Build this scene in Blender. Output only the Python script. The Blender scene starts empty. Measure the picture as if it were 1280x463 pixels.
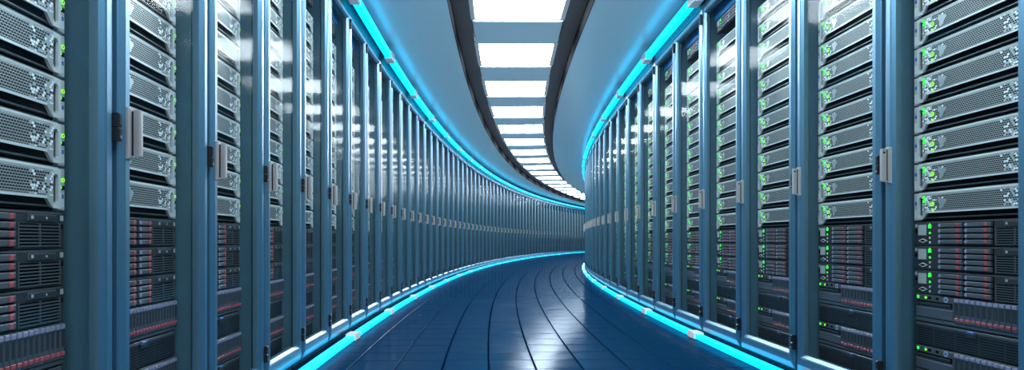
import bpy, math
from math import sin, cos, pi, asin, atan2
from mathutils import Matrix, Vector

sc = bpy.context.scene
COL = sc.collection

# ------------------------------------------------------------------ place
XC, YC = 84.278, 7.2017              # centre of the corridor's curve
RL, RR = 85.437, 83.033              # door planes of the left and right rows
AL, SL = -0.064502, 0.00709          # first door gap and step (angle), left
AR, SR = -0.056233, 0.008344         # the same, right
CAM_Z = 0.67
DOOR_B, DOOR_T = 0.051, 2.240
CEIL = 2.430
RM = 84.24                           # centre line of the light trough
A0, A1 = -0.165, 0.42
NL0, NL1 = -1, 61
NR0, NR1 = -1, 21

def arc(r, a):
    return Vector((XC - r * cos(a), YC + r * sin(a)))

# ------------------------------------------------------------------ materials
def mat(name, color=(.5, .5, .5), metallic=0.0, rough=0.5, emit=None, strength=0.0, spec=0.5, noise=0.0, nscale=6.0, bump=0.0, bscale=40.0, coat=0.0):
    m = bpy.data.materials.new(name); m.use_nodes = True
    nt = m.node_tree; b = nt.nodes['Principled BSDF']
    b.inputs['Base Color'].default_value = (*color, 1)
    b.inputs['Metallic'].default_value = metallic
    b.inputs['Roughness'].default_value = rough
    b.inputs['Specular IOR Level'].default_value = spec
    b.inputs['Coat Weight'].default_value = coat
    b.inputs['Coat Roughness'].default_value = 0.22
    if emit:
        b.inputs['Emission Color'].default_value = (*emit, 1)
        b.inputs['Emission Strength'].default_value = strength
    if noise:
        tc = nt.nodes.new('ShaderNodeTexCoord'); n = nt.nodes.new('ShaderNodeTexNoise')
        n.inputs['Scale'].default_value = nscale; n.inputs['Detail'].default_value = 5
        nt.links.new(tc.outputs['Object'], n.inputs['Vector'])
        mr = nt.nodes.new('ShaderNodeMapRange')
        mr.inputs['To Min'].default_value = max(0.02, rough - noise); mr.inputs['To Max'].default_value = rough + noise
        nt.links.new(n.outputs['Fac'], mr.inputs['Value']); nt.links.new(mr.outputs['Result'], b.inputs['Roughness'])
    if bump:
        tc = nt.nodes.new('ShaderNodeTexCoord'); n = nt.nodes.new('ShaderNodeTexNoise')
        n.inputs['Scale'].default_value = bscale; n.inputs['Detail'].default_value = 3
        nt.links.new(tc.outputs['Object'], n.inputs['Vector'])
        bp = nt.nodes.new('ShaderNodeBump'); bp.inputs['Strength'].default_value = bump; bp.inputs['Distance'].default_value = 0.01
        nt.links.new(n.outputs['Fac'], bp.inputs['Height']); nt.links.new(bp.outputs['Normal'], b.inputs['Normal'])
    return m

M = {}
M['frame'] = mat('blue_metal', (.085, .245, .385), .72, .36, coat=.5)
M['inner'] = mat('teal_liner', (.075, .14, .185), .10, .25)
M['fascia'] = mat('fascia_blue', (.004, .022, .055), .3, .35)
M['header'] = mat('header_blue', (.01, .15, .42), .2, .3)
M['plinth'] = mat('plinth_dark', (.004, .012, .03), .2, .4)
M['black'] = mat('black', (.003, .0035, .005), .0, .6, spec=.1)
M['rubber'] = mat('hinge_black', (.015, .017, .02), .3, .35)
M['chrome'] = mat('chrome', (.50, .51, .53), .6, .30)
M['steel'] = mat('steel', (.52, .52, .53), .30, .36)
M['steel_light'] = mat('steel_light', (.74, .74, .75), .35, .30)
M['graphite'] = mat('graphite', (.042, .045, .051), .3, .38, spec=.35)
M['graphite2'] = mat('graphite_light', (.10, .105, .12), .4, .36)
M['carrier'] = mat('carrier', (.13, .135, .16), .5, .33)
M['lilac'] = mat('lilac', (.33, .30, .43), .3, .35)
M['red'] = mat('latch_red', (.42, .075, .085), .1, .35)
M['bluelatch'] = mat('latch_blue', (.04, .12, .45), .1, .35)
M['green'] = mat('led_green', (.02, .3, .03), 0, .4, emit=(.04, 1, .06), strength=1.6)
M['lime'] = mat('led_lime', (.1, .4, .03), 0, .4, emit=(.30, 1, .02), strength=1.3)
M['cyan'] = mat('led_cyan', (.0, .3, .4), 0, .4, emit=(.0, .58, 1.0), strength=2.1)
M['clip'] = mat('clip_white', (.85, .86, .87), .0, .35)
M['lamp'] = mat('lamp_white', (.9, .9, .9), 0, .4, emit=(.95, .98, 1.0), strength=22.0)
M['lampframe'] = mat('lamp_frame', (.75, .78, .8), .2, .3)
M['trough'] = mat('trough_grey', (.12, .13, .145), .0, .8, spec=.1)
M['trough_shaded'] = mat('trough_grey_shaded', (.02, .022, .026), .0, .9, spec=0.0)  # darker copy of the trough grey: shade painted onto the lamp-lit vertical sides
M['beam'] = mat('beam_blue', (.49, .73, .88), .0, .35)
M['ceiling'] = mat('ceiling_satin', (.50, .77, .92), .0, .22, spec=.7)
M['floor'] = mat('floor_blue', (.0015, .028, .078), .0, .13, spec=.30, noise=.06, nscale=5, bump=.16, bscale=7)
def floor_mat(m):
    nt = m.node_tree; N, L = nt.nodes, nt.links; b = N['Principled BSDF']
    b.inputs['Specular IOR Level'].default_value = 0.0; b.inputs['Roughness'].default_value = 1.0
    for l in list(b.inputs['Roughness'].links):
        src = l.from_socket; L.remove(l)
    nrm = b.inputs['Normal'].links[0].from_socket
    gl = N.new('ShaderNodeBsdfGlossy'); gl.inputs['Color'].default_value = (.72, .86, 1, 1); L.new(src, gl.inputs['Roughness']); L.new(nrm, gl.inputs['Normal'])
    d = N.new('ShaderNodeBsdfDiffuse'); d.inputs['Color'].default_value = b.inputs['Base Color'].default_value; L.new(nrm, d.inputs['Normal'])
    lw = N.new('ShaderNodeLayerWeight'); lw.inputs['Blend'].default_value = .5
    p = N.new('ShaderNodeMath'); p.operation = 'POWER'; L.new(lw.outputs['Facing'], p.inputs[0]); p.inputs[1].default_value = 3
    q = N.new('ShaderNodeMath'); q.operation = 'MULTIPLY_ADD'; L.new(p.outputs[0], q.inputs[0]); q.inputs[1].default_value = .13; q.inputs[2].default_value = .012
    mx = N.new('ShaderNodeMixShader'); L.new(q.outputs[0], mx.inputs[0]); L.new(d.outputs[0], mx.inputs[1]); L.new(gl.outputs[0], mx.inputs[2])
    L.new(mx.outputs[0], N['Material Output'].inputs['Surface'])
floor_mat(M['floor'])
def lamp_mat(m, s0, k):
    """wide-angle diffuser: throws more light sideways than straight down"""
    nt = m.node_tree; N, L = nt.nodes, nt.links; b = N['Principled BSDF']
    g = N.new('ShaderNodeNewGeometry'); d = N.new('ShaderNodeVectorMath'); d.operation = 'DOT_PRODUCT'
    L.new(g.outputs['Normal'], d.inputs[0]); L.new(g.outputs['Incoming'], d.inputs[1])
    a = N.new('ShaderNodeMath'); a.operation = 'ABSOLUTE'; L.new(d.outputs['Value'], a.inputs[0])
    q = N.new('ShaderNodeMath'); q.operation = 'MULTIPLY_ADD'; L.new(a.outputs[0], q.inputs[0]); q.inputs[1].default_value = -k * s0; q.inputs[2].default_value = s0
    L.new(q.outputs[0], b.inputs['Emission Strength'])
lamp_mat(M['lamp'], 40.0, .8)
M['groove'] = mat('groove', (.001, .006, .016), .0, 1.0, spec=0.0)
M['wall'] = mat('wall_dark', (.01, .03, .06), .1, .6)

def glass_mat():
    m = bpy.data.materials.new('door_glass'); m.use_nodes = True
    nt = m.node_tree; nt.nodes.clear()
    out = nt.nodes.new('ShaderNodeOutputMaterial'); mix = nt.nodes.new('ShaderNodeMixShader')
    tr = nt.nodes.new('ShaderNodeBsdfTransparent'); tr.inputs['Color'].default_value = (.90, .965, .98, 1)
    gl = nt.nodes.new('ShaderNodeBsdfGlossy'); gl.inputs['Roughness'].default_value = .09
    gl.inputs['Color'].default_value = (.9, .96, 1, 1)
    def mth(op, p, q=0.0):
        n = nt.nodes.new('ShaderNodeMath'); n.operation = op
        nt.links.new(p, n.inputs[0])
        if isinstance(q, float): n.inputs[1].default_value = q
        else: nt.links.new(q, n.inputs[1])
        return n.outputs[0]
    geo = nt.nodes.new('ShaderNodeNewGeometry'); dt = nt.nodes.new('ShaderNodeVectorMath'); dt.operation = 'DOT_PRODUCT'
    nt.links.new(geo.outputs['Normal'], dt.inputs[0]); nt.links.new(geo.outputs['Incoming'], dt.inputs[1])
    one = mth('ADD', mth('MULTIPLY', mth('ABSOLUTE', dt.outputs['Value']), -1.0), 1.0)
    fac = mth('ADD', mth('MULTIPLY', mth('POWER', one, 4.0), .036), .004)
    nt.links.new(fac, mix.inputs['Fac']); nt.links.new(tr.outputs[0], mix.inputs[1]); nt.links.new(gl.outputs[0], mix.inputs[2])
    nt.links.new(mix.outputs[0], out.inputs['Surface'])
    return m
M['glass'] = glass_mat()

def perf_mat(name, W, left_end, right_end):
    """light steel with rows of oval holes that thin out at both ends"""
    m = bpy.data.materials.new(name); m.use_nodes = True
    nt = m.node_tree; N, L = nt.nodes, nt.links; b = N['Principled BSDF']
    def val(x, sock):
        if isinstance(x, (int, float)): sock.default_value = x
        else: L.new(x, sock)
    def mth(op, a, c=0.0, clamp=False):
        n = N.new('ShaderNodeMath'); n.operation = op; n.use_clamp = clamp
        val(a, n.inputs[0]); val(c, n.inputs[1]); return n.outputs[0]
    uv = N.new('ShaderNodeUVMap'); sx = N.new('ShaderNodeSeparateXYZ'); L.new(uv.outputs[0], sx.inputs[0])
    u, v = sx.outputs[0], sx.outputs[1]
    vp = mth('DIVIDE', v, .0062); row = mth('FLOOR', vp)
    up = mth('ADD', mth('DIVIDE', u, .0090), mth('MULTIPLY', mth('MODULO', row, 2.0), .5))
    cx = mth('FLOOR', up)
    fu = mth('SUBTRACT', mth('SUBTRACT', up, cx), .5); fv = mth('SUBTRACT', mth('SUBTRACT', vp, row), .5)
    d = mth('ADD', mth('POWER', mth('ABSOLUTE', mth('DIVIDE', fu, .47)), 2.0), mth('POWER', mth('ABSOLUTE', mth('DIVIDE', fv, .44)), 2.0))
    inside = mth('LESS_THAN', d, 1.0)
    cb = N.new('ShaderNodeCombineXYZ'); L.new(cx, cb.inputs[0]); L.new(row, cb.inputs[1])
    wn = N.new('ShaderNodeTexWhiteNoise'); wn.noise_dimensions = '3D'; L.new(cb.outputs[0], wn.inputs['Vector'])
    rnd = wn.outputs['Value']; sep = N.new('ShaderNodeSeparateColor'); L.new(wn.outputs['Color'], sep.inputs[0])
    ml = mth('DIVIDE', mth('SUBTRACT', u, .062), left_end); mr = mth('DIVIDE', mth('SUBTRACT', W - .062, u), right_end)
    mm = mth('MINIMUM', ml, mr)
    have = mth('LESS_THAN', rnd, mth('ADD', mth('MULTIPLY', mm, .80), .22))
    band = mth('MULTIPLY', mth('GREATER_THAN', v, .034), mth('LESS_THAN', v, .0885))
    hole = mth('MULTIPLY', mth('MULTIPLY', inside, have), band)
    chip = mth('MULTIPLY', mth('MULTIPLY', inside, mth('SUBTRACT', 1.0, have)), mth('MULTIPLY', band, mth('GREATER_THAN', sep.outputs[1], .5)))
    mx = N.new('ShaderNodeMix'); mx.data_type = 'RGBA'; L.new(chip, mx.inputs[0])
    mx.inputs[6].default_value = (.42, .42, .43, 1); mx.inputs[7].default_value = (.95, .97, 1, 1)
    mx2 = N.new('ShaderNodeMix'); mx2.data_type = 'RGBA'; L.new(hole, mx2.inputs[0])
    L.new(mx.outputs[2], mx2.inputs[6]); mx2.inputs[7].default_value = (.008, .009, .011, 1)
    L.new(mx2.outputs[2], b.inputs['Base Color'])
    L.new(mth('MULTIPLY', mth('SUBTRACT', 1.0, mth('MAXIMUM', hole, chip)), .30), b.inputs['Metallic'])
    L.new(mth('ADD', mth('MULTIPLY', hole, .4), .34), b.inputs['Roughness'])
    return m

def grille_mat():
    """black panel with fine horizontal slots"""
    m = mat('slot_grille', (.02, .022, .026), .3, .4)
    nt = m.node_tree; N, L = nt.nodes, nt.links; b = N['Principled BSDF']
    uv = N.new('ShaderNodeUVMap'); sx = N.new('ShaderNodeSeparateXYZ'); L.new(uv.outputs[0], sx.inputs[0])
    def mth(op, a, c):
        n = N.new('ShaderNodeMath'); n.operation = op; L.new(a, n.inputs[0]); n.inputs[1].default_value = c; return n.outputs[0]
    f = mth('FRACT', mth('DIVIDE', sx.outputs[1], .0082), 0); g = mth('LESS_THAN', f, .62)
    f2 = mth('FRACT', mth('DIVIDE', sx.outputs[0], .105), 0); g2 = mth('GREATER_THAN', f2, .035)
    n = N.new('ShaderNodeMath'); n.operation = 'MULTIPLY'; L.new(g, n.inputs[0]); L.new(g2, n.inputs[1])
    mx = N.new('ShaderNodeMix'); mx.data_type = 'RGBA'; L.new(n.outputs[0], mx.inputs[0])
    mx.inputs[6].default_value = (.06, .064, .075, 1); mx.inputs[7].default_value = (.003, .003, .004, 1)
    L.new(mx.outputs[2], b.inputs['Base Color']); return m
M['grille'] = grille_mat()

# ------------------------------------------------------------------ mesh builder
class MB:
    def __init__(s): s.v = []; s.f = []; s.m = []; s.uv = []; s.mats = []
    def mi(s, m):
        m = M[m] if isinstance(m, str) else m
        if m not in s.mats: s.mats.append(m)
        return s.mats.index(m)
    def add(s, verts, faces, m):
        o = len(s.v); k = s.mi(m)
        s.v += [tuple(p) for p in verts]; s.uv += [(p[0], p[2]) for p in verts]
        for f in faces: s.f.append([i + o for i in f]); s.m.append(k)
        return s
    def box(s, x0, x1, y0, y1, z0, z1, m, b=0.0):
        """box; with b its front (low y) edges are chamfered"""
        if b:
            v = [(x0 + b, y0, z0 + b), (x1 - b, y0, z0 + b), (x1 - b, y0, z1 - b), (x0 + b, y0, z1 - b),
                 (x0, y0 + b, z0), (x1, y0 + b, z0), (x1, y0 + b, z1), (x0, y0 + b, z1),
                 (x0, y1, z0), (x1, y1, z0), (x1, y1, z1), (x0, y1, z1)]
            f = [(0, 1, 2, 3)]
            for a in (0, 4):
                for i in range(4): j = (i + 1) % 4; f.append((a + i, a + 4 + i, a + 4 + j, a + j))
            f.append((11, 10, 9, 8))
        else:
            v = [(x0, y0, z0), (x1, y0, z0), (x1, y0, z1), (x0, y0, z1), (x0, y1, z0), (x1, y1, z0), (x1, y1, z1), (x0, y1, z1)]
            f = [(0, 1, 2, 3), (5, 4, 7, 6), (4, 0, 3, 7), (1, 5, 6, 2), (3, 2, 6, 7), (4, 5, 1, 0)]
        return s.add(v, f, m)
    def prism(s, pts, y0, y1, m):
        """polygon in the x-z plane (anticlockwise seen from the front) pushed back from y0 to y1"""
        n = len(pts)
        v = [(x, y0, z) for x, z in pts] + [(x, y1, z) for x, z in pts]
        f = [tuple(range(n)), tuple(range(2 * n - 1, n - 1, -1))]
        for i in range(n): j = (i + 1) % n; f.append((i, i + n, j + n, j))
        return s.add(v, f, m)
    def disc(s, x, z, r, y0, y1, m, n=12):
        return s.prism([(x + r * cos(2 * pi * i / n), z + r * sin(2 * pi * i / n)) for i in range(n)], y0, y1, m)
    def merge(s, o, mw, mats=None):
        off = len(s.v)
        s.v += [tuple(mw @ Vector(p)) for p in o.v]; s.uv += o.uv
        idx = [s.mi(m) for m in o.mats]
        s.f += [[i + off for i in f] for f in o.f]; s.m += [idx[k] for k in o.m]
        return s
    def mesh(s, name):
        me = bpy.data.meshes.new(name); me.from_pydata(s.v, [], s.f)
        for m in s.mats: me.materials.append(m)
        me.polygons.foreach_set('material_index', s.m)
        ul = me.uv_layers.new(name='UVMap')
        buf = []
        for l in me.loops: buf += s.uv[l.vertex_index]
        ul.data.foreach_set('uv', buf)
        me.update(); return me
    def build(s, name, parent=None):
        o = bpy.data.objects.new(name, s.mesh(name)); COL.objects.link(o); o.parent = parent; return o

def empty(name):
    o = bpy.data.objects.new(name, None); o.empty_display_size = .05; COL.objects.link(o); return o
def tag(o, label, cat, group=None):
    o['label'] = label; o['category'] = cat
    if group: o['group'] = group
    return o
def structure(o): o['kind'] = 'structure'; return o
def copy_tree(o, parent=None):
    c = o.copy(); COL.objects.link(c); c.parent = parent
    for ch in list(o.children): copy_tree(ch, c)
    return c

ONES = ['', 'first', 'second', 'third', 'fourth', 'fifth', 'sixth', 'seventh', 'eighth', 'ninth', 'tenth', 'eleventh', 'twelfth', 'thirteenth',
        'fourteenth', 'fifteenth', 'sixteenth', 'seventeenth', 'eighteenth', 'nineteenth']
TENS = {2: 'twent', 3: 'thirt', 4: 'fort', 5: 'fift', 6: 'sixt'}
def nth(n):
    if n < 20: return ONES[n]
    t, u = divmod(n, 10)
    return TENS[t] + 'ieth' if u == 0 else TENS[t] + 'y-' + ONES[u]

# ------------------------------------------------------------------ swept setting
def sweep(mb, prof, a0, a1, n, m, closed=True):
    """profile of (radius, z) points carried along the corridor's curve"""
    k = len(prof); v = []; f = []
    for i in range(n + 1):
        a = a0 + (a1 - a0) * i / n
        for r, z in prof:
            p = arc(r, a); v.append((p.x, p.y, z))
    for i in range(n):
        for j in range(k if closed else k - 1):
            q = (j + 1) % k
            f.append((i * k + j, i * k + q, (i + 1) * k + q, (i + 1) * k + j))
    if closed: f += [tuple(range(k))[::-1], tuple(range(n * k, n * k + k))]
    return mb.add(v, f, m)
def rect(r0, r1, z0, z1): return [(r0, z0), (r1, z0), (r1, z1), (r0, z1)]

# floor: bevelled square tiles over a dark base
fl = MB()
sweep(fl, rect(RR - 1.0, RL + 1.0, -.12, -.004), A0, A1, 160, 'groove')
TW = .2432; da = .2675 / 84.2; r_seam = 84.234
v = []; f = []
g, bv, bh = .0022, .0045, .0045
j0 = math.floor((RR - .05 - r_seam) / TW); j1 = math.ceil((RL + .05 - r_seam) / TW)
a_ref = asin((3.789 - YC) / 84.2)
i0 = math.floor((A0 - a_ref) / da); i1 = math.floor((A1 - a_ref) / da)
for i in range(i0 + 1, i1):
    for j in range(j0, j1):
        r0 = r_seam + j * TW; r1 = r0 + TW; b0 = a_ref + i * da; b1 = b0 + da
        o = len(v)
        for (e, z) in ((g, -.006), (g + bv, 0.0)):
            ea = e / 84.2 * .8
            for (r, a) in ((r0 + e, b0 + ea), (r1 - e, b0 + ea), (r1 - e, b1 - ea), (r0 + e, b1 - ea)):
                p = arc(r, a); v.append((p.x, p.y, z))
        f.append((o + 4, o + 7, o + 6, o + 5))
        for k in range(4):
            q = (k + 1) % 4; f.append((o + k, o + 4 + k, o + 4 + q, o + q))
fl.add(v, f, 'floor')
structure(fl.build('floor'))

# ceiling: two satin panels with a lip, the recessed trough between them
HW = .545
for nm, ra, rb, lip in (('ceiling', RM + HW, RL + .75, 1), ('ceiling', RR - .75, RM - HW, 0)):
    c = MB(); sweep(c, rect(ra, rb, CEIL, CEIL + .05), A0, A1, 160, 'ceiling')
    structure(c.build(nm))
t = MB()
sweep(t, rect(RM - HW - .04, RM + HW + .04, 2.60, 2.62), A0, A1, 160, 'trough')
sweep(t, rect(RM - HW - .04, RM - HW - .0005, CEIL + .051, 2.60), A0, A1, 160, 'trough')
sweep(t, rect(RM + HW + .0005, RM + HW + .04, CEIL + .051, 2.60), A0, A1, 160, 'trough')
sweep(t, rect(RM - HW + .0005, RM - HW + .006, CEIL + .001, 2.60), A0, A1, 160, 'trough_shaded')
sweep(t, rect(RM + HW - .006, RM + HW - .0005, CEIL + .001, 2.60), A0, A1, 160, 'trough_shaded')
sweep(t, rect(RM + .40, RM + HW - .008, 2.548, 2.598), A0, A1, 160, 'trough')
sweep(t, rect(RM - HW + .008, RM - .40, 2.548, 2.598), A0, A1, 160, 'trough')
structure(t.build('trim_1'))

# walls behind and above the rows
for nm, s, r in (('wall_left', 1, RL), ('wall_right', -1, RR)):
    w = MB(); sweep(w, rect(*sorted((r + s * .70, r + s * .75)), 0, CEIL), A0, A1, 160, 'wall')
    structure(w.build(nm))
    w = MB(); sweep(w, rect(*sorted((r + s * .012, r + s * .04)), DOOR_T + .008, CEIL - .002), A0, A1, 160, 'fascia')
    structure(w.build('trim_2' if s > 0 else 'trim_3'))

# ceiling lights and crossbars
DA = 1.53 / 84.3
a_beam = asin((6.146 - YC) / RM)
def ring_plate(mb, r0, r1, b0, b1, z0, z1, m, bev=.006):
    v = []
    for (z, e) in ((z0 + bev, 0), (z0, bev)) if bev else ((z0, 0),):
        for (r, a) in ((r0 + e, b0 + e / 84), (r1 - e, b0 + e / 84), (r1 - e, b1 - e / 84), (r0 + e, b1 - e / 84)):
            p = arc(r, a); v.append((p.x, p.y, z))
    for (r, a) in ((r0, b0), (r1, b0), (r1, b1), (r0, b1)):
        p = arc(r, a); v.append((p.x, p.y, z1))
    f = [(8, 9, 10, 11), (4, 7, 6, 5)]
    for i in range(4):
        j = (i + 1) % 4; f += [(4 + i, i, j, 4 + j)[::-1], (i, 8 + i, 8 + j, j)[::-1]]
    return mb.add(v, f, m)
def lamp_mesh(r0, r1, b0, b1, z0, z1, m, cr=.05, n=5):
    """rounded rectangular plate on the curve"""
    L = (b1 - b0) * RM; Wd = r1 - r0; pts = []
    for (cx, cy, s0) in ((Wd - cr, L - cr, 0), (cr, L - cr, 1), (cr, cr, 2), (Wd - cr, cr, 3)):
        for k in range(n + 1):
            t_ = (s0 + k / n) * pi / 2; pts.append((cx + cr * cos(t_), cy + cr * sin(t_)))
    mb = MB(); v = []
    for z in (z0, z1):
        for (x, y) in pts:
            p = arc(r0 + x, b0 + y / RM); v.append((p.x, p.y, z))
    k = len(pts); f = [tuple(range(k)), tuple(range(2 * k - 1, k - 1, -1))]
    for i in range(k): f.append((i, (i + 1) % k, k + (i + 1) % k, k + i))
    return mb.add(v, f, m)
BW = .387
k_first = -7; k_vis = -1
half = .335 / 84.24
for k in range(k_first, 21):
    a = a_beam + k * DA
    bm = MB(); ring_plate(bm, RM - BW, RM + BW, a - half, a + half, 2.535, 2.568, 'beam')
    o = bm.build('ceiling_crossbar')
    if k >= 0: lb = 'flat blue-grey crossbar between ceiling lights, %s counting from the top of the picture' % nth(k + 1)
    else: lb = 'flat blue-grey ceiling crossbar overhead, %s one behind the topmost visible crossbar' % nth(-k)
    tag(o, lb, 'ceiling crossbar', 'ceiling crossbars')
    # the lamp on the near side of this bar
    c0, c1 = a - DA + half, a - half
    e = empty('ceiling_light'); p = arc(RM, (c0 + c1) / 2); e.location = (p.x, p.y, 2.56)
    fr = MB(); sweep(fr, rect(RM - .400, RM - .362, 2.552, 2.574), c0, c1, 4, 'lampframe'); sweep(fr, rect(RM + .362, RM + .400, 2.552, 2.574), c0, c1, 4, 'lampframe')
    for (q0, q1) in ((c0, c0 + .02 / 84), (c1 - .02 / 84, c1)): sweep(fr, rect(RM - .362, RM + .362, 2.556, 2.574), q0, q1, 1, 'lampframe')
    df = lamp_mesh(RM - .366, RM + .366, c0 + .012 / 84, c1 - .012 / 84, 2.566, 2.596, 'lamp')
    for mb_, nm in ((fr, 'light_frame'), (df, 'diffuser')):
        mb_.v = [(x - p.x, y - p.y, z - 2.56) for x, y, z in mb_.v]; mb_.build(nm, e)
    if k >= 0: lb = 'white rectangular ceiling light, %s counting from the top of the picture' % nth(k + 1)
    else: lb = 'white rectangular ceiling light overhead, %s one behind the topmost visible light' % nth(-k)
    tag(e, lb, 'ceiling light', 'ceiling lights')

# LED strips with white clips
a_clip = asin((4.60 - YC) / 84.3)
for (rc, z0, z1, lb) in ((XC + 1.108, .004, .036, 'glowing cyan light strip on the floor along the left rack row'),
                         (XC - 1.212, .004, .036, 'glowing cyan light strip on the floor along the right rack row'),
                         (XC + 1.108, 2.285, 2.345, 'glowing cyan light strip above the doors of the left rack row'),
                         (XC - 1.212, 2.285, 2.345, 'glowing cyan light strip above the doors of the right rack row')):
    e = empty('light_strip'); p = arc(rc, -.03); e.location = (p.x, p.y, z0)
    tb = MB(); sweep(tb, rect(rc - .024, rc + .024, z0 + .002, z1 - .002), A0, .40, 200, 'cyan')
    tb.v = [(x - p.x, y - p.y, z - z0) for x, y, z in tb.v]; tb.build('light_tube', e)
    for k in range(-6, 24):
        a = a_clip + k * DA
        c = MB(); ring_plate(c, rc - .034, rc + .034, a - .075 / 84, a + .075 / 84, z0 - (.010 if z0 > 1 else .003), z1 + .008, 'clip', .003)
        c.v = [(x - p.x, y - p.y, z - z0) for x, y, z in c.v]; c.build('clip', e)
    if z0 > 1:   # bracket that carries the strip under the ceiling
        s = 1 if rc > XC else -1; rf = (RL + .012) if s > 0 else (RR - .012)
        br = MB(); sweep(br, rect(*sorted((rc + s * .01, rf)), z1 - .002, z1 + .008), A0, .40, 200, 'fascia')
        br.v = [(x - p.x, y - p.y, z - z0) for x, y, z in br.v]; br.build('mounting_bracket', e)
    tag(e, lb, 'light strip', 'cyan light strips')

# ------------------------------------------------------------------ rack
def loft_rect(mb, x0, x1, z0, z1, st, m, m2=None, i2=()):
    """picture-frame section: st = (inset x, inset z top, inset z bottom, y) stations"""
    v = []; f = []; n = len(st)
    for (ox, ot, ob, y) in st:
        v += [(x0 + ox, y, z0 + ob), (x1 - ox, y, z0 + ob), (x1 - ox, y, z1 - ot), (x0 + ox, y, z1 - ot)]
    for i in range(n):
        q = (i + 1) % n
        for k in range(4):
            l = (k + 1) % 4; f.append((i * 4 + k, i * 4 + l, q * 4 + l, q * 4 + k))
    if m2:
        k0 = len(mb.f); mb.add(v, f, m); j = mb.mi(m2)
        for i in i2:
            for k in range(4): mb.m[k0 + i * 4 + k] = j
        return mb
    return mb.add(v, f, m)

def make_rack(w):
    root = empty('server_rack')
    b = MB()
    D = .66
    b.box(.008, .022, .040, D, .05, DOOR_T, 'frame'); b.box(w - .022, w - .008, .040, D, .05, DOOR_T, 'frame')
    b.box(.022, w - .022, .040, D, DOOR_T - .02, DOOR_T, 'frame'); b.box(.022, w - .022, .040, D, .05, .075, 'frame')
    b.box(.022, w - .022, D - .02, D, .075, DOOR_T - .02, 'black')
    b.build('cabinet', root)
    l = MB()
    for x0, x1 in ((.022, .045), (w - .045, w - .022)):
        l.box(x0, x1, .046, D - .03, .077, DOOR_T - .022, 'inner')
    l.build('side_liner', root)
    h = MB(); h.box(.046, w - .046, .075, .10, 2.135, DOOR_T - .022, 'header', .004); h.build('header_panel', root)
    p = MB(); p.box(.008, w - .008, .055, D, 0.001, .049, 'plinth'); p.build('plinth', root)
    d = MB(); G = .013; sw = .055; rt = .055; rb = .085; h0 = .034
    k = lambda t: (t * sw, t * rt, t * rb)
    st = [(0, 0, 0, h0), (0, 0, 0, .010), (*k(.06), 0.0065), (*k(.40), -.001), (*k(.76), -.001), (*k(.84), .002), (*k(1.0), .013), (*k(1.0), h0)]
    loft_rect(d, G, w - G, DOOR_B, DOOR_T, st, 'frame', 'inner', (6, 7))
    door = d.build('door', root)
    g = MB(); g.box(G + sw - .006, w - G - sw + .006, .018, .022, DOOR_B + rb - .006, DOOR_T - rt + .006, 'glass'); g.build('glass_pane', door)
    # handle: bevelled plate with a grip standing off it
    hm = MB(); hz = CAM_Z + .272; hx = G + .036
    hm.box(hx - .014, hx + .014, -.011, .002, hz - .066, hz + .066, 'chrome', .005)
    hm.box(hx - .004, hx + .008, -.020, -.010, hz - .057, hz + .057, 'rubber')
    hm.box(hx - .007, hx + .011, -.034, -.017, hz - .060, hz + .060, 'chrome', .004)
    hm.box(hx + .0105, hx + .0117, -.030, -.022, hz + .042, hz + .049, 'rubber')
    hm.build('handle', door)
    for z in (hz + .006, DOOR_T - .075, DOOR_B + .13):
        q = MB()
        for s in (0, 1):
            q.box(w - G - .006, w - G + .010, -.012, .010, z + s * .036 - .034, z + s * .036 - .0005, 'rubber', .003)
        q.box(w - G + .000, w - G + .005, -.0135, -.011, z - .026, z - .020, 'chrome')
        q.build('hinge', door)
    return root

# ------------------------------------------------------------------ servers
PITCH = .104
def bezel(W, pm):
    """perforated face with a bottom edge that steps down at both ends, and a slot at each end"""
    b = MB(); y0, y1 = -.014, -.007; z0, z1 = .029, .094; e = .026; s0, s1 = .035, .055
    def half(fx):
        P = lambda pts, m: b.prism([(fx(x), z) for x, z in (pts if fx(1) > fx(0) else pts[::-1])], y0, y1, m)
        P([(e, .006), (s0, .006), (s0, z1), (e, z1)], 'steel_light')              # outer bar
        P([(s0, z1 - .010), (s1, z1 - .010), (s1, z1), (s0, z1)], 'steel_light')  # above the slot
        P([(s0, .006), (s1, .006), (s1, .015), (s0, .015)], 'steel_light')        # below the slot
        P([(s1, .006), (.062, .010), (.080, z0), (.080, z1), (s1, z1)], pm)       # diagonal step
        for zz, sg in ((z1 - .010, -1), (.015, 1)):                               # rounded slot ends
            for xx, sx in ((s0, 1), (s1, -1)):
                t = [(xx, zz), (xx + sx * .006, zz), (xx, zz + sg * .007)]
                if (sx * sg > 0) != (fx(1) > fx(0)): t = t[::-1]
                b.prism([(fx(x), z) for x, z in t], y0, y1, 'steel_light')
    half(lambda x: x); half(lambda x: W - x)
    b.prism([(.080, z0), (W - .080, z0), (W - .080, z1), (.080, z1)], y0, y1, pm)
    # sloping top lip, bottom lip
    b.add([(e, y0, z1), (W - e, y0, z1), (W - e, -.003, z1 + .008), (e, -.003, z1 + .008), (e, y1, z1 + .008), (W - e, y1, z1 + .008), (W - e, y1, z1), (e, y1, z1)],
          [(0, 1, 2, 3), (3, 2, 5, 4), (0, 3, 4, 7), (1, 6, 5, 2)], 'steel_light')
    b.box(.080, W - .080, y0 - .0015, y0 + .001, z0 - .002, z0 + .003, 'steel_light')
    return b
def server_chassis(W):
    c = MB(); c.box(.026, W - .026, .004, .45, .003, .101, 'black')
    c.box(.030, W - .030, -.004, .004, .009, .013, 'graphite2')
    for x0 in (.036, W - .054): c.box(x0 + .003, x0 + .016, -.002, .003, .030, .070, 'graphite'); c.box(x0 + .004, x0 + .006, -.004, -.001, .034, .066, 'red')
    return c
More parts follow.
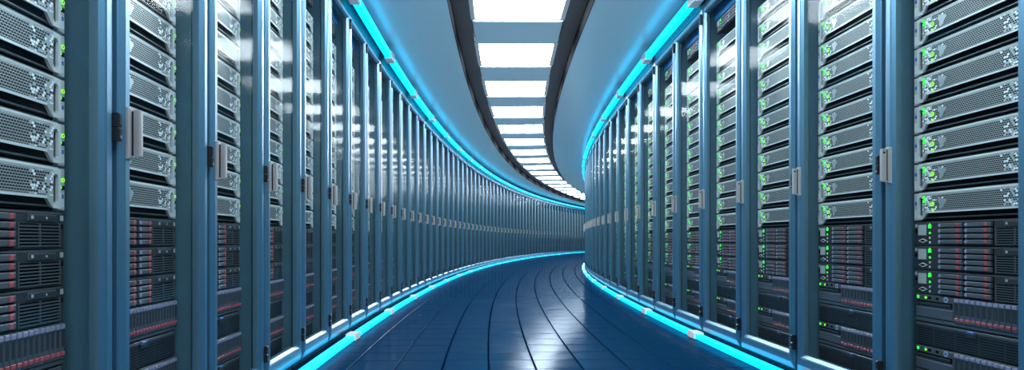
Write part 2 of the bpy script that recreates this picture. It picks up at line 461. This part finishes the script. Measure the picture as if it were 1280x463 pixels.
def ear(x0, x1):
    c = MB(); c.box(x0, x1, -.008, .006, .002, .100, 'steel', .002); c.box(x0 + .004, x1 - .004, -.0088, -.007, .010, .042, 'steel_light'); return c
def blob(b, x, z, m='chrome'):
    pts = []
    for i in range(22):
        t = 2 * pi * i / 22; r = 1 + .25 * sin(3 * t + .6) + .12 * sin(5 * t)
        pts.append((x + .017 * r * cos(t), z + .018 * r * sin(t)))
    b.prism(pts, -.0155, -.0135, m)
def lights(W):
    """name, mesh pairs for indicator lights"""
    out = []
    for z in (.082, .069):
        q = MB(); q.box(.060, .072, -.0165, -.0135, z - .0045, z + .0045, 'green'); out.append(('status_light', q))
    q = MB(); q.disc(.109, .058, .0075, -.0165, -.0135, 'lime'); q.disc(.109, .058, .0025, -.0172, -.0164, 'rubber', 8); out.append(('power_button', q))
    q = MB(); q.disc(.112, .036, .0045, -.0160, -.0135, 'lime', 8); out.append(('status_light', q))
    for z in (.072, .056):
        q = MB(); q.disc(W - .020, z, .0045, -.0105, -.0075, 'green', 8); out.append(('status_light', q))
    q = MB(); q.disc(W - .009, .073, .0048, -.0105, -.0075, 'lime', 10); q.disc(W - .010, .073, .0022, -.0110, -.0104, 'rubber', 8); out.append(('power_button', q))
    return out
def extras(W):
    b = MB(); b.disc(.013, .064, .007, -.0095, -.0075, 'bluelatch', 10); b.box(W - .016, W - .004, -.0095, -.0075, .050, .060, 'black')
    b.box(W - .014, W - .006, -.0092, -.0075, .030, .040, 'bluelatch'); return b

def make_perf(W, pm, detail):
    parts = [('chassis', server_chassis(W)), ('perforated_bezel', bezel(W, pm)), ('ear', ear(0, .026)), ('ear', ear(W - .026, W)), ('port', extras(W))]
    bg = MB(); blob(bg, .155, .060); parts.append(('badge', bg)); parts += lights(W)
    if detail:
        root = empty('perforated_server')
        for n, m_ in parts: m_.build(n, root)
        return root
    a = MB(); I = Matrix.Identity(4)
    for n, m_ in parts: a.merge(m_, I)
    return a

def make_drive(W, ctl, cw, detail):
    """four drives high, two columns, vents and optical bay on the right"""
    H = .0856; parts = []
    c = MB(); c.box(.022, W - .022, -.010, .45, .001, H - .001, 'graphite', .002)
    c.box(.022, W - .022, -.0115, -.009, H - .006, H - .002, 'graphite2')
    for x0 in (.0, W - .022): c.box(x0, x0 + .022, -.006, .006, .001, H - .002, 'graphite', .002); c.box(x0 + .005, x0 + .017, -.0075, -.005, H - .020, H - .008, 'steel'); c.box(x0 + .006, x0 + .016, -.0075, -.005, H - .040, H - .028, 'black')
    parts.append(('chassis', c, []))
    q = MB(); q.box(.028, .028 + ctl * .42, -.013, -.009, .034, .078, 'graphite2', .001); q.box(.032, .028 + ctl * .42 - .004, -.0137, -.0128, .038, .074, 'steel', 0)
    q.prism([(.030, .018), (.030 + ctl * .2, .010), (.028 + ctl * .42, .018), (.030 + ctl * .2, .026)], -.0125, -.009, 'steel_light')
    q.prism([(.036, .018), (.030 + ctl * .2, .014), (.022 + ctl * .42, .018), (.030 + ctl * .2, .022)], -.0130, -.0124, 'black')
    parts.append(('control_panel', q, []))
    xl = .028 + ctl * .42 + .012
    q = MB(); q.prism([(xl - .006, .062), (xl + .006, .062), (xl + .006, .072), (xl, .078), (xl - .006, .072)], -.013, -.009, 'green'); parts.append(('status_light', q, []))
    q = MB(); q.disc(xl, .045, .004, -.012, -.009, 'green', 8); parts.append(('status_light', q, []))
    q = MB(); q.disc(xl, .028, .004, -.012, -.009, 'steel_light', 8); q.disc(xl, .012, .004, -.012, -.009, 'steel_light', 8); parts.append(('button', q, []))
    x0 = .022 + ctl
    for col in (0, 1):
        X = x0 + col * cw
        fb = MB(); fb.box(X, X + cw - .006, -.0108, -.008, .004, .080, 'black'); parts.append(('drive_bay', fb, []))
        for r in range(4):
            z = .007 + r * .0186
            d = MB(); d.box(X + .004, X + cw - .010, -.019, -.010, z, z + .0145, 'carrier', .0025)
            d.disc(X + .010, z + .0075, .006, -.0205, -.018, 'lilac', 8)
            l = MB(); xr = X + cw - .034; l.box(xr, xr + .013, -.0215, -.018, z + .001, z + .0135, 'red', .002)
            parts.append(('drive', d, [('latch', l)]))
    X = x0 + 2 * cw + .006; XE = W - .030
    q = MB(); q.box(X + .030, XE - .012, -.0135, -.010, .062, .078, 'graphite2', .001); q.box(X + .034, XE - .016, -.0145, -.0130, .065, .075, 'graphite')
    q.box(X + .038, X + .046, -.0150, -.0140, .067, .074, 'steel'); q.disc((X + XE) / 2 + .02, .070, .003, -.0155, -.0140, 'steel', 8)
    parts.append(('optical_drive', q, []))
    q = MB(); q.box(X, XE, -.0108, -.009, .006, .057, 'black')
    for r in range(7): z = .0075 + r * .0073; q.box(X, XE, -.014, -.0105, z - .0014, z + .0016, 'graphite2')
    q.box((X + XE) / 2 - .002, (X + XE) / 2 + .002, -.0138, -.0105, .006, .057, 'graphite2'); q.box(X - .003, X, -.014, -.009, .004, .059, 'graphite2'); q.box(XE, XE + .003, -.014, -.009, .004, .059, 'graphite2')
    parts.append(('vent', q, []))
    return assemble('drive_server', parts, detail)

def assemble(name, parts, detail):
    if detail:
        root = empty(name)
        for n, m_, sub in parts:
            o = m_.build(n, root)
            for n2, m2 in sub: m2.build(n2, o)
        return root
    a = MB(); I = Matrix.Identity(4)
    for n, m_, sub in parts:
        a.merge(m_, I)
        for n2, m2 in sub: a.merge(m2, I)
    return a

def make_blade(W, pw, n, detail):
    H = .100; parts = []
    c = MB(); c.box(.014, W - .010, -.008, .45, .001, H - .002, 'graphite', .002); c.box(0, .014, -.005, .006, .001, H - .002, 'graphite', .001); c.box(W - .010, W, -.005, .006, .001, H - .002, 'graphite', .001)
    c.box(.016, W - .012, -.012, -.007, .002, .012, 'graphite2', .001); parts.append(('chassis', c, []))
    q = MB(); q.box(.018, pw - .004, -.012, -.007, .016, .096, 'graphite2', .002); q.box(.024, pw - .012, -.0125, -.0115, .058, .076, 'black'); q.box(.030, pw - .020, -.0155, -.0120, .061, .070, 'graphite', .001)
    q.box(.020, pw - .008, -.0145, -.0115, .018, .052, 'carrier', .002)
    for x in (pw * .42, pw * .60): q.box(x - .007, x + .007, -.0128, -.0118, .082, .091, 'black')
    q.disc(pw * .80, .0865, .010, -.0135, -.0115, 'steel', 12); q.disc(pw * .80, .0865, .006, -.0140, -.0134, 'bluelatch', 10)
    parts.append(('control_panel', q, []))
    q = MB(); q.disc(.030, .0865, .0055, -.0140, -.0115, 'green', 10); parts.append(('status_light', q, []))
    q = MB(); q.disc(.030 + pw * .19, .0865, .0045, -.0140, -.0115, 'lime', 10); parts.append(('status_light', q, []))
    s = (W - .014 - pw) / n
    for i in range(n):
        x = pw + i * s; d = MB(); d.box(x + .0015, x + s - .0015, -.016, -.008, .014, .096, 'carrier', .002)
        d.box(x + .0025, x + s - .0025, -.0185, -.015, .083, .094, 'lilac', .001); d.box(x + .005, x + s - .005, -.0165, -.0155, .042, .080, 'graphite')
        l = MB(); l.box(x + .003, x + s - .003, -.0185, -.015, .021, .031, 'red', .0015)
        parts.append(('drive', d, [('latch', l)]))
    return assemble('drive_array', parts, detail)

def make_grille(W, detail):
    H = .083; parts = []
    c = MB(); c.box(.012, W - .012, -.006, .45, .001, H - .002, 'graphite', .002); c.box(0, .012, -.004, .006, .001, H - .002, 'graphite'); c.box(W - .012, W, -.004, .006, .001, H - .002, 'graphite')
    c.box(.014, W - .014, -.010, -.005, .068, .079, 'graphite2', .002); parts.append(('chassis', c, []))
    g_ = MB(); g_.box(.024, W - .024, -.0085, -.005, .006, .066, 'grille'); parts.append(('grille', g_, []))
    l = MB(); l.box(W * .47, W * .47 + .045, -.016, -.009, .058, .072, 'graphite', .002); l.box(W * .47 + .006, W * .47 + .036, -.0165, -.009, .070, .077, 'bluelatch', .002); parts.append(('latch', l, []))
    return assemble('storage_unit', parts, detail)

PM = {'L': perf_mat('perforated_steel_narrow', .470, .115, .095), 'R': perf_mat('perforated_steel_wide', .566, .115, .120)}
SPEC = {'L': dict(W=.470, mx=.046, ctl=.085, cw=.092, pw=.13, n=17), 'R': dict(W=.566, mx=.074, ctl=.118, cw=.1235, pw=.215, n=14)}
FRONT = .085

racks = []                            # (order, side, i, matrix, width)
def gap(side, i): return arc(RL, AL + SL * i) if side == 'L' else arc(RR, AR + SR * i)
for i in range(NL0, NL1 + 1):
    p, q = gap('L', i), gap('L', i + 1); racks.append((p.y, 'L', i, p, q))
for i in range(NR0, NR1 + 1):
    p, q = gap('R', i + 1), gap('R', i); racks.append((q.y if i < 19 else 60 + q.y, 'R', i, p, q))
racks.sort(key=lambda t_: t_[0])

protos = {}
def proto(kind, side, detail):
    key = (kind, side, detail)
    if key not in protos:
        s = SPEC[side]; W = s['W']
        if kind == 'perf': r = make_perf(W, PM[side], detail)
        elif kind == 'drive': r = make_drive(W, s['ctl'], s['cw'], detail)
        elif kind == 'blade': r = make_blade(W, s['pw'], s['n'], detail)
        elif kind == 'grille': r = make_grille(W, detail)
        protos[key] = [r, None if detail else r.mesh(kind), False]
    return protos[key]
NAMES = {'perf': 'perforated_server', 'drive': 'drive_server', 'blade': 'drive_array', 'grille': 'storage_unit'}
CATS = {'perf': 'server', 'drive': 'server', 'blade': 'server', 'grille': 'storage unit'}
DESC = {'perf': 'silver perforated server', 'drive': 'black server with red-latched drives', 'blade': 'drive array with upright carriers', 'grille': 'black slotted storage unit'}
GROUP = {'perf': 'perforated servers', 'drive': 'servers with red-latched drives', 'blade': 'arrays of upright drives', 'grille': 'black slotted storage units'}
count = {k: 0 for k in NAMES}; rest = {k: MB() for k in NAMES}
rack_proto = {}
for (_, side, i, p, q) in racks:
    dv = q - p; w = dv.length; ang = atan2(dv.y, dv.x)
    mw = Matrix.Translation((p.x, p.y, 0)) @ Matrix.Rotation(ang, 4, 'Z')
    if side not in rack_proto: rack_proto[side] = make_rack(w); o = rack_proto[side]
    else: o = copy_tree(rack_proto[side])
    o.matrix_world = mw
    row = 'left' if side == 'L' else 'right'; no = nth(i + 2)
    tag(o, 'blue glass-doored server rack, %s from the camera in the %s row' % (no, row), 'server rack', 'server racks in the %s row' % row)
    s = SPEC[side]
    near = (i <= 5) if side == 'L' else (i <= 7)
    items = []
    for k in range(12): items.append(('perf', .736 + (11 - k) * PITCH, '%s from the top' % nth(k + 1)))
    for k, pos in enumerate(('top', 'middle', 'bottom')): items.append(('drive', .734 - (k + 1) * .0856, '%s of three' % pos))
    items.append(('drive', 2.040, 'topmost unit'))
    items += [('blade', .380, 'upper'), ('grille', .297, 'upper'), ('blade', .197, 'lower'), ('grille', .113, 'lower')]
    for kind, z, pos in items:
        m_ = mw @ Matrix.Translation((s['mx'], FRONT, z))
        if count[kind] >= 300:
            rest[kind].merge(proto(kind, side, False)[0], m_); continue
        count[kind] += 1
        pr = proto(kind, side, near)
        if near:
            if pr[2]: o = copy_tree(pr[0])
            else: o = pr[0]; pr[2] = True
        else:
            o = bpy.data.objects.new(NAMES[kind], pr[1]); COL.objects.link(o)
        o.matrix_world = m_
        lb = {'perf': '%s, %s, in the %s rack of the %s row', 'drive': '%s, %s, in the %s rack of the %s row'}.get(kind, '%s, %s of two, in the %s rack of the %s row') % (DESC[kind], pos, no, row)
        tag(o, lb, CATS[kind], GROUP[kind])
for kind, mb in rest.items():
    if mb.v:
        o = mb.build(NAMES[kind]); o['kind'] = 'stuff'
        tag(o, '%ss far down the curving rows behind glass' % DESC[kind] if kind == 'perf' else 'black servers with red-latched drives far down the curving rows', CATS[kind])

# ------------------------------------------------------------------ added ambient light, camera
w = bpy.data.worlds.new('world'); sc.world = w; w.use_nodes = True
w.node_tree.nodes['Background'].inputs[0].default_value = (.20, .38, .55, 1)
w.node_tree.nodes['Background'].inputs[1].default_value = .06

cam = bpy.data.cameras.new('camera'); co = bpy.data.objects.new('camera', cam); COL.objects.link(co)
co.location = (0, 0, CAM_Z); co.rotation_euler = (pi / 2, 0, 0)
cam.sensor_fit = 'HORIZONTAL'; cam.sensor_width = 36; cam.lens = 850 / 1280 * 36
cam.shift_y = (299.9 - 231.5) / 1280; cam.clip_start = .02; cam.clip_end = 300
sc.camera = co
vs = sc.view_settings
vs.view_transform = 'Standard'; vs.look = 'None'; vs.exposure = 0; vs.gamma = 1; vs.use_curve_mapping = False
sc.cycles.max_bounces = 8; sc.cycles.transparent_max_bounces = 24; sc.cycles.sample_clamp_indirect = 4
sc.cycles.use_denoising = True
sc.cycles.use_fast_gi = True; sc.cycles.fast_gi_method = 'ADD'  # even ambient fill without a source, added to lift ceiling and crossbars
w.light_settings.ao_factor = 0.28; w.light_settings.distance = 1.2
